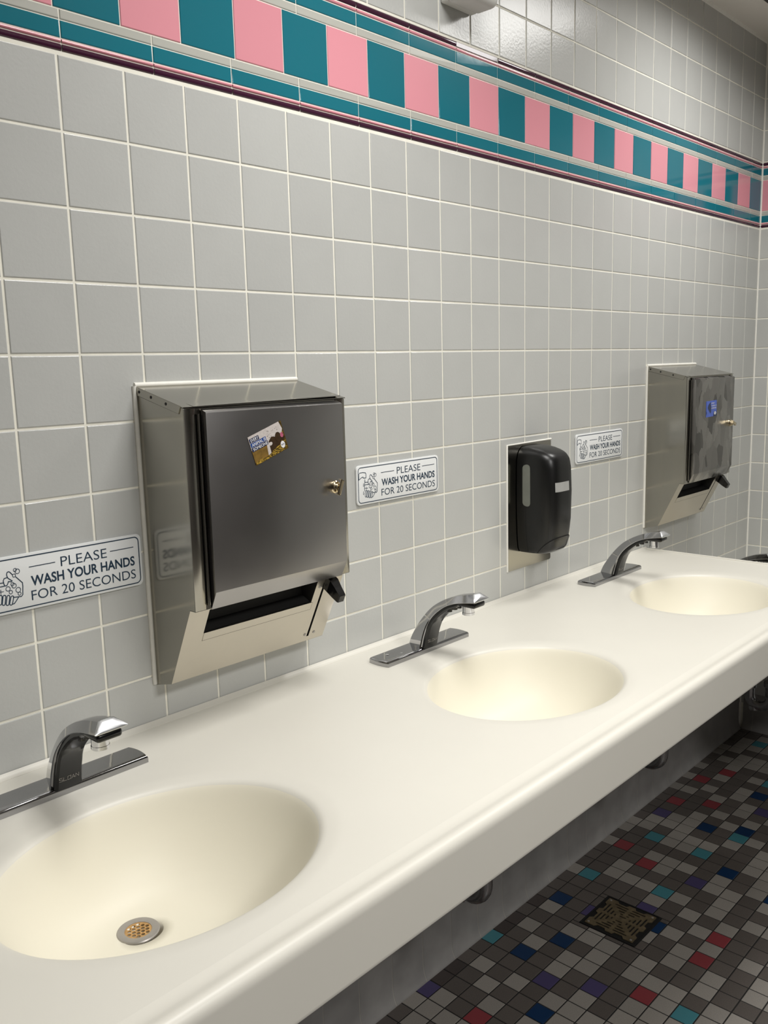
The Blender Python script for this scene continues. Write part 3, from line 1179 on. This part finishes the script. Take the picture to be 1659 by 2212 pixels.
# near sticker: origin at its lower left corner
a = math.radians(-18.3)
st = sticker_root('pig photo sticker with slogan, stuck askew on the nearest dispenser door', (0.2165, -0.1424, 1.3196), a, 'slogan stickers on the dispenser doors')
sw, shh = 0.0745, 0.0495
m = MB()
m.prism(rrect(0, sw, 0, shh, 0.002), 'y', -0.0004, 0.0003)
paper = m.build('paper', S_BROWN, st)
art = MB()
Y = -0.0006
flat(art, [(0, .026), (sw * .5, .026), (sw * .62, .032), (sw * .9, .024), (sw * .98, .036), (sw * .93, shh), (0, shh)], [(0, 1, 2, 3, 4, 5, 6)], Y, 0)      # pale back of the pig
flat(art, [(0, .004), (.03, .004), (.036, .022), (.03, .026), (0, .026)], [(0, 1, 2, 3, 4)], Y, 1)                                                      # tan belly
flat(art, [(.030, .003), (.037, .006), (.0385, .026), (.033, .024)], [(0, 1, 2, 3)], Y - .00005, 0)                                                   # leg
flat(art, circle_pts(.060, .026, .0065, 16, .0085), [tuple(range(16))], Y - .00005, 2)                                                                  # dark ear
flat(art, circle_pts(.0685, .0265, .0035, 12, .0045), [tuple(range(12))], Y - .0001, 5)                                                                 # pink snout
flat(art, circle_pts(.041, .0215, .004, 12, .003), [tuple(range(12))], Y - .0001, 0)
flat(art, [(0, 0), (sw, 0), (sw, .022), (.066, .014), (.046, .009), (.03, .005), (.012, .0045), (0, .003)], [(0, 1, 2, 3, 4, 5, 6, 7)], Y - .00008, 4)     # straw bed
flat(art, [(sw, .02), (sw, shh), (sw * .955, shh), (sw * .985, .036), (sw * .95, .026)], [(0, 1, 2, 3, 4)], Y - .00008, 4)
rs = random.Random(3)
for i in range(150):
    x = rs.uniform(0.001, sw - .003)
    top = 0.003 + max(0, (x - .02)) * 0.28
    zc = rs.uniform(0.001, max(0.004, top))
    if x > sw * .93:
        zc = rs.uniform(0.001, 0.036)
    L = rs.uniform(.002, .006)
    an = rs.uniform(-.9, .9)
    p, q = (x, zc), (min(sw - .0005, x + L * math.cos(an)), max(.0005, zc + L * math.sin(an)))
    stroke(art, [p, q], rs.uniform(.0004, .0008), Y - .00012 - i * 2e-7, mi=3 if rs.random() < .65 else 4)
for i in range(22):
    x, zc = rs.uniform(.035, .062), rs.uniform(.030, .044)
    stroke(art, [(x, zc), (x + .0015, zc + rs.uniform(-.001, .001))], .0005, Y - .0001, mi=2)
art.build('picture', [S_PIG, S_TAN, S_BROWN, S_STRAW, S_STRAWD, S_PINK], paper)
cap = MB()
for (x0, x1, z0, z1, mi) in ((.001, .0215, .0382, .0452, 0), (.001, .0350, .0305, .0375, 1), (.001, .0365, .0228, .0298, 0)):
    flat(cap, [(x0, z0), (x1, z0), (x1, z1), (x0, z1)], [(0, 1, 2, 3)], Y - .0002, mi)
cap.build('caption_bars', [S_NAVY, S_BLUE], paper)
tx = MB()
for s, x0, x1, z0, z1 in (('EVERY', .0035, .0205, .0392, .0442), ('ANIMAL IS', .0035, .0340, .0315, .0365), ('SOMEONE', .0035, .0355, .0238, .0288)):
    v, f = text_mesh(s, x0, x1, z0, z1, 0.012)
    flat(tx, v, f, Y - .0003)
tx.build('lettering', [WHITE_INK], paper)
tx = MB()
flat(tx, circle_pts(.0650, .0105, .0046, 24, .0060), [tuple(range(24))], Y - .0003)
v, f = text_mesh('PeTA', .0618, .0682, .0092, .0118, 0.02)
flat(tx, v, f, Y - .0004, 1)
tx.build('round_logo', [WHITE_INK, S_NAVY], paper)

# far sticker
st2 = sticker_root('small blue slogan sticker with dark curved shape on the far scuffed dispenser door', (1.9850, -0.1424, 1.2925), math.radians(-1.0), 'slogan stickers on the dispenser doors')
sw2, sh2 = 0.0775, 0.0490
m = MB()
m.prism(rrect(0, sw2, 0, sh2, 0.0015), 'y', -0.0004, 0.0003)
paper2 = m.build('paper', S_SKY, st2)
art = MB()
flat(art, [(.034, .004), (.0335, .0135), (.030, .0105), (.018, .020), (.011, .028), (.013, .034), (.022, .041), (.034, .0455), (.032, .038), (.037, .030), (.036, .018)], [(0, 1, 2, 10), (2, 3, 9, 10), (3, 4, 5, 9), (5, 6, 8, 9), (6, 7, 8)], Y, 0)
flat(art, [(.052, 0.0), (sw2, 0.0), (sw2, .006), (.070, .010), (.062, .016), (.055, .012)], [(0, 1, 2, 3, 4, 5)], Y, 0)
flat(art, [(0, .006), (.006, .013), (0, .020)], [(0, 1, 2)], Y, 0)
art.build('picture', [S_DEEP], paper2)
tx = MB()
for s, x0, x1, z0, z1 in (('EVERY', .0365, .0610, .0385, .0430), ('ANIMAL IS', .0365, .0745, .0310, .0355), ('SOMEONE', .0365, .0735, .0235, .0280)):
    v, f = text_mesh(s, x0, x1, z0, z1, 0.01)
    flat(tx, v, f, Y - .0003)
tx.build('lettering', [WHITE_INK], paper2)
tx = MB()
flat(tx, circle_pts(.0655, .0095, .0075, 24, .0050), [tuple(range(24))], Y - .0003)
v, f = text_mesh('PeTA', .0610, .0700, .0083, .0106, 0.02)
flat(tx, v, f, Y - .0004, 1)
tx.build('round_logo', [WHITE_INK, S_DEEP], paper2)


# ------------------------------------------------------------------ hand-washing signs
def make_sign(loc, label):
    root = thing('wall_sign', label, 'sign', loc, group='please wash your hands signs')
    W, H = 0.265, 0.0825
    m = MB()
    m.prism(rrect(0, W, 0, H, 0.0085), 'y', -0.0045, -0.0003, bev=0.0009, seg=2)
    plate = m.build('plate', SIGNW, root, smooth=30)
    Y = -0.0048
    m = MB()
    stroke(m, rrect(0.0050, W - 0.0050, 0.0045, H - 0.0045, 0.0075), 0.0016, Y, closed=True)
    m.build('border', NAVY, plate)
    m = MB()
    for s, x0, x1, z0, z1, wgt in (('PLEASE', .1240, .2020, .0542, .0688, -0.006), ('WASH YOUR HANDS', .0752, .2510, .0335, .0486, 0.022), ('FOR 20 SECONDS', .0740, .2515, .0128, .0272, -0.004)):
        v, f = text_mesh(s, x0, x1, z0, z1, wgt)
        flat(m, v, f, Y)
    stroke(m, [(.0737, .0620), (.1152, .0621)], .0012, Y)
    stroke(m, [(.2080, .0627), (.2504, .0628)], .0012, Y)
    m.build('lettering', NAVY, plate)
    m = MB()
    w = 0.0013
    stroke(m, [(.0068, .0534), (.0074, .0655), (.0092, .0675), (.0179, .068), (.0265, .0667), (.0279, .0645), (.0278, .0559), (.02, .0562), (.0190, .0587), (.0150, .0578)], w, Y, closed=True)
    for cx, cz, r in ((.0241, .0508, .0030), (.0202, .0419, .0032), (.0198, .0250, .0036)):
        stroke(m, [(cx, cz + r), (cx - .0011, cz - .3 * r), (cx - .0009, cz - .8 * r), (cx, cz - r), (cx + .0009, cz - .8 * r), (cx + .0011, cz - .3 * r)], .0008, Y, closed=True)
    # thumb and back of the hand
    stroke(m, [(.0483, .0553), (.0441, .0603), (.0425, .0609), (.0404, .0603), (.0395, .0579), (.0396, .0553), (.0409, .0519), (.0467, .0469), (.0453, .0459), (.0411, .047), (.0401, .0443), (.0382, .0415), (.0355, .0417), (.0342, .0448), (.0337, .0494), (.0353, .0523), (.04, .053)], w, Y)
    stroke(m, [(.0523, .052), (.0618, .0415), (.0619, .0362), (.0607, .0241), (.0585, .0219), (.0457, .0229)], w, Y)
    stroke(m, [(.0344, .0464), (.0239, .0468), (.0229, .0435), (.0235, .0415), (.0349, .0415)], w, Y)
    stroke(m, [(.0232, .0410), (.0226, .0350), (.0232, .0283)], w, Y)
    stroke(m, [(.0235, .0345), (.0331, .0340)], .0009, Y)
    stroke(m, [(.0288, .0374), (.0286, .0307)], .0009, Y)
    for cx, cz, r in ((.0524, .0617, .0023), (.0557, .0592, .0034), (.0503, .0540, .0023), (.0468, .0421, .0024), (.0489, .0394, .0033), (.0396, .0366, .0032), (.0546, .0323, .0036), (.0433, .0311, .0025), (.056, .0265, .0023)):
        stroke(m, circle_pts(cx, cz, r, 18), .0009, Y, closed=True)
    # curled fingers
    for (xa, za, xb, zb) in ((.0277, .0275, .0262, .0180), (.0332, .0265, .0312, .0165), (.0390, .0252, .0368, .0152), (.0447, .0232, .0420, .0146)):
        d = Vector((xb - xa, zb - za))
        L = d.length
        d.normalize()
        n = Vector((-d.y, d.x)) * 0.0021
        loop = []
        for i in range(9):
            an = math.pi * i / 8
            loop.append((xa + n.x * math.cos(an) - d.x * .0021 * math.sin(an), za + n.y * math.cos(an) - d.y * .0021 * math.sin(an)))
        for i in range(9):
            an = math.pi * i / 8
            loop.append((xb - n.x * math.cos(an) + d.x * .0021 * math.sin(an), zb - n.y * math.cos(an) + d.y * .0021 * math.sin(an)))
        stroke(m, loop, w, Y, closed=True)
    stroke(m, [(.0540, .0216), (.0500, .0170), (.0470, .0138), (.0430, .0132)], w, Y)
    m.build('hand_pictogram', NAVY, plate)
    return root


s1 = make_sign((-0.1865, 0, 1.1280), 'hand-washing sign cut off by the left edge, left of the nearest steel dispenser')
s1.scale = (1, 1, 1.04)
s2 = dup(s1, (0.5880, 0, 1.1908), 'hand-washing sign between the nearest steel dispenser and the black soap dispenser')
s3 = dup(s1, (1.4520, 0, 1.1912), 'hand-washing sign between the black soap dispenser and the far steel dispenser')
for s in (s2, s3):
    s.scale = (1, 1, 1)

# ------------------------------------------------------------------ soap dispenser on its steel back plate
soap = thing('soap_dispenser', 'black plastic soap dispenser on a steel back plate above the countertop', 'soap dispenser', (1.229, 0, 0.948))
SZ = 0.948
m = MB()
m.prism(rrect(-0.0995, 0.0995, 0.0, 0.3225, 0.005, 4), 'y', -0.0022, -0.0004, bev=0.0004, seg=1)
m.build('back_plate', STEEL, soap, smooth=30)
m = MB()
m.tube([(p[0], -0.0008, p[1]) for p in ((-0.101, 0.0), (-0.101, 0.323), (0.101, 0.3245))], 0.0026, 8)
m.build('caulk_bead', CAULK, soap, smooth=60)
SEC = [(0.993, .047, .074), (0.998, .052, .086), (1.006, .0555, .094), (1.03, .059, .101), (1.08, .062, .106), (1.15, .0632, .1075), (1.21, .0625, .1050),
       (1.232, .061, .101), (1.240, .0585, .096)]


def sec_at(zv):
    for i in range(len(SEC) - 1):
        if SEC[i][0] <= zv <= SEC[i + 1][0]:
            t = (zv - SEC[i][0]) / (SEC[i + 1][0] - SEC[i][0])
            return tuple(SEC[i][k] + (SEC[i + 1][k] - SEC[i][k]) * t for k in (1, 2))
    return SEC[0][1:] if zv < SEC[0][0] else SEC[-1][1:]


def body_pt(th, zv, off=0.0, w=None, d=None):
    """th: 0 = right back edge, pi = left back edge, pi/2 = middle of the front."""
    if w is None:
        w, d = sec_at(zv)
    y0 = -0.004
    c, s = math.cos(th), math.sin(th)
    n = 3.6
    x = math.copysign(abs(c) ** (2 / n), c) * (w + off)
    y = y0 - abs(s) ** (2 / n) * (d + off + y0)
    return (x, y, zv - SZ)


NT = 56
m = MB()
rings = []
for zv, w, d in SEC:
    rings.append([body_pt(math.pi * i / NT, zv, 0, w, d) for i in range(NT + 1)])
for zv, k in ((1.2445, .955), (1.2490, .88), (1.2540, .76), (1.2590, .58), (1.2630, .36), (1.2650, .12)):
    w, d = SEC[-1][1:]
    ring = []
    for i in range(NT + 1):
        p = body_pt(math.pi * i / NT, zv, 0, w, d)
        yb = -0.014
        ring.append((p[0] * (0.5 + 0.5 * k), yb + (p[1] - yb) * k if p[1] < yb else p[1], p[2]))
    rings.append(ring)
m.loft(rings)
m.build('housing', BLACK, soap, smooth=38)
# cover seam line on the left and right sides
m = MB()
for sgn in (0, 1):
    pts = []
    for i in range(26):
        zv = 0.998 + (1.2405 - 0.998) * i / 25
        w, d = sec_at(zv)
        pts.append(((-1 if sgn == 0 else 1) * (w - 0.0002), -0.031, zv - SZ))
    m.tube(pts, 0.0007, 6)
m.build('cover_seam', BLACKSEAM, soap)


def surface_patch(mb, th0, th1, zlo, zhi, off, nth=14, nz=14, mask=None):
    g = []
    for i in range(nth + 1):
        th = th0 + (th1 - th0) * i / nth
        a, b = zlo(th) if callable(zlo) else zlo, zhi(th) if callable(zhi) else zhi
        g.append([body_pt(th, a + (b - a) * j / nz, off) for j in range(nz + 1)])
    vs = [p for col in g for p in col]
    fs = []
    for i in range(nth):
        for j in range(nz):
            k = i * (nz + 1) + j
            fs.append((k, k + 1, k + nz + 2, k + nz + 1))
    # side skirts give the patch thickness
    n0 = len(vs)
    bor = [i * (nz + 1) for i in range(nth + 1)] + [nth * (nz + 1) + j for j in range(1, nz + 1)] + [i * (nz + 1) + nz for i in range(nth - 1, -1, -1)] + [j for j in range(nz - 1, 0, -1)]
    for b in bor:
        x, y, z = vs[b]
        vs.append((x * 0.97, y * 0.97, z))
    for q in range(len(bor)):
        r = (q + 1) % len(bor)
        fs.append((bor[q], bor[r], n0 + r, n0 + q))
    mb.add(vs, fs)


def th_for_y(y, zv):
    w, d = sec_at(zv)
    s = ((-y - 0.004) / (d - 0.004)) ** (3.6 / 2)
    return math.pi - math.asin(min(1, s))


def th_for_x(x, zv):
    w, d = sec_at(zv)
    c = min(1.0, abs(x) / w) ** (3.6 / 2)
    return math.acos(math.copysign(c, x))


def slot_ends(lo, hi, th0, th1, r):
    def f(th):
        t = abs(2 * (th - th0) / (th1 - th0) - 1)
        return r * (1 - math.sqrt(max(0, 1 - t * t)))
    return (lambda th: lo + f(th)), (lambda th: hi - f(th))


m = MB()
ta, tb = th_for_y(-0.0215, 1.16), th_for_y(-0.0440, 1.16)
lo, hi = slot_ends(1.1155, 1.2215, ta, tb, 0.008)
surface_patch(m, ta, tb, lo, hi, 0.0006, 14, 12)
m.build('level_window', SMOKE, soap, smooth=50, fix=True)['label'] = 'tall smoky refill window'
m = MB()
surface_patch(m, th_for_x(0.0175, 1.165), th_for_x(-0.0385, 1.165), 1.1535, 1.1770, 0.0006, 12, 6)
m.build('label_window', LABELW, soap, smooth=50, fix=True)['label'] = 'small pale rectangular window'
m = MB()
ta, tb = th_for_x(0.0535, 1.02), th_for_x(-0.0535, 1.02)


def arch(th):
    t = (th - ta) / (tb - ta)
    return 1.000 + 0.036 * max(0.0, 1 - abs(2 * t - 1.0) ** 2.3) ** 0.75


surface_patch(m, ta, tb, 0.9945, arch, 0.0018, 24, 8)
m.build('push_lever', BLACKGLOSS, soap, smooth=45, fix=True)
m = MB()
pts = [body_pt(ta + (tb - ta) * i / 30, arch(ta + (tb - ta) * i / 30) + 0.0010, 0.0004) for i in range(31)]
m.tube(pts, 0.0009, 6)
m.build('lever_seam', BLACKSEAM, soap)

# ------------------------------------------------------------------ air freshener high on the wall
m = MB()
fr = thing('air_freshener_dispenser', 'white plastic air freshener dispenser high on the tiled wall, cut by the top edge', 'air freshener', (0.945, 0, 2.226))
m.box(-0.060, 0.055, -0.078, -0.012, 0.0, 0.20, bev=0.018, seg=5)
m.build('cover', WHITEPL, fr, smooth=40)
m = MB()
m.box(-0.056, 0.050, -0.020, -0.0004, 0.004, 0.196, bev=0.004, seg=3)
m.build('back_housing', WHITEPL, fr, smooth=40)

# ------------------------------------------------------------------ floor drain
dr = thing('floor_drain', 'square bronze floor drain grate set in the mosaic floor', 'floor drain', (1.292, -0.248, 0.0))
m = MB()
m.box(-0.0785, 0.0785, -0.0785, 0.0785, -0.0011, -0.0002)
pit = m.build('drain_pit', PITBLACK, dr)
m = MB()
for s in (-1, 1):
    m.box(-0.078, 0.078, s * 0.0765 - 0.0018, s * 0.0765 + 0.0018, -0.0005, 0.0016, bev=0.0004, seg=1)
    m.box(s * 0.0765 - 0.0018, s * 0.0765 + 0.0018, -0.0745, 0.0745, -0.0005, 0.0016, bev=0.0004, seg=1)
m.build('drain_frame', PITBLACK, dr)
h = 0.0685
q = 0.0085
poly = []
base = [(-h, -h), (-h + .026, -h), (-h + .033, -h + q), (-.014, -h + q), (-.009, -h), (.009, -h), (.014, -h + q), (h - .033, -h + q), (h - .026, -h)]
for k in range(4):
    ca, sa = (1, 0, -1, 0)[k], (0, 1, 0, -1)[k]
    poly += [(x * ca - y * sa, x * sa + y * ca) for x, y in base]
m = MB()
m.prism(poly, 'z', 0.0002, 0.0024)
gr = m.build('grate', BRONZE, dr)
c = MB()
for k in range(4):
    rm = Matrix.Rotation(k * math.pi / 2, 4, 'Z')
    for d in (0.0215, 0.0320, 0.0425, 0.0530):
        for s in (-1, 1):
            x0, x1 = (0.0045, d - 0.0085)
            if x1 - x0 < 0.004:
                x1 = x0 + 0.004
            c.prism(rrect(min(s * x0, s * x1), max(s * x0, s * x1), d - 0.0026, d + 0.0026, 0.0018, 3), 'z', -0.01, 0.01, mtx=rm)
for s in (-1, 1):
    c.prism(rrect(s * 0.0115 - 0.0024, s * 0.0115 + 0.0024, -0.010, 0.010, 0.0022, 3), 'z', -0.01, 0.01)
cut(gr, c)
for sx in (-1, 1):
    for sy in (-1, 1):
        m = MB()
        m.lathe([(0.0034, 0), (0.003, 0.0009), (0.0012, 0.0012)], 12, mtx=Matrix.Translation((sx * 0.061, sy * 0.061, 0.0023)))
        m.build('screw', DRAINGREY, gr, smooth=40)

# ------------------------------------------------------------------ waste traps under the basins
PIPE = mat('dull_chrome_pipe', (150, 150, 152), 0.22, 1.0, noise=0.1, noise_scale=30)


def make_trap(loc, label, drop, top_z):
    root = thing('sink_trap', label, 'drain pipe', loc, group='waste traps under the basins')
    r = 0.0175
    yt, ya = -0.268, -0.198
    zb = 0.0
    bend = []
    rad = (ya - yt) / 2
    ym = (ya + yt) / 2
    for i in range(17):
        an = math.pi + math.pi * i / 16
        bend.append((0, ym + rad * math.cos(an), 0.036 + rad * math.sin(an) * 1.0))
    path = [(0, -0.300, top_z), (0, -0.297, top_z - 0.05), (0, -0.275, top_z - 0.12), (0, yt, top_z - 0.17), (0, yt, 0.09)] + bend
    up = drop
    path += [(0, ya, up - 0.02)]
    for i in range(1, 9):
        an = math.pi / 2 * i / 8
        path.append((0, ya + 0.03 * (1 - math.cos(an)), up - 0.02 + 0.03 * math.sin(an)))
    path += [(0, -0.02, up + 0.012)]
    m = MB()
    m.tube(path, r, 18)
    tubeo = m.build('trap_pipe', PIPE, root, smooth=50)
    for y, z in ((yt, 0.085), (ya, up - 0.028)):
        m = MB()
        m.lathe([(r + .001, -0.010), (r + 0.006, -0.009), (r + 0.006, 0.008), (r + .001, 0.010)], 20, mtx=Matrix.Translation((0, y, z)))
        m.build('slip_nut', PIPE, root, smooth=35)
    m = MB()
    m.lathe([(0.016, -0.034), (0.017, -0.030), (0.017, -0.020), (0.012, -0.018), (0.012, 0.004)], 20, mtx=Matrix.Translation((0, ya - 0.016, 0.018)))
    m.build('cleanout_plug', PIPE, root, smooth=35)
    m = MB()
    m.lathe([(0.018, 0.0), (0.034, 0.001), (0.032, 0.005), (0.019, 0.008)], 24, mtx=Matrix.Translation((0, -0.0012, up + 0.012)) @ Matrix.Rotation(math.pi / 2, 4, 'X'))
    m.build('wall_flange', PIPE, root, smooth=35)
    return root


t1 = make_trap((0.659, 0, 0.378), 'chrome drain trap peeking below the apron, nearest the camera of three', 0.11, 0.325)
t2 = dup(t1, (1.469, 0, 0.378), 'chrome drain trap peeking below the apron, second of three')
t3 = make_trap((2.262, -0.012, 0.300), 'chrome drain trap in the dark far corner under the lower sink counter', 0.10, 0.205)
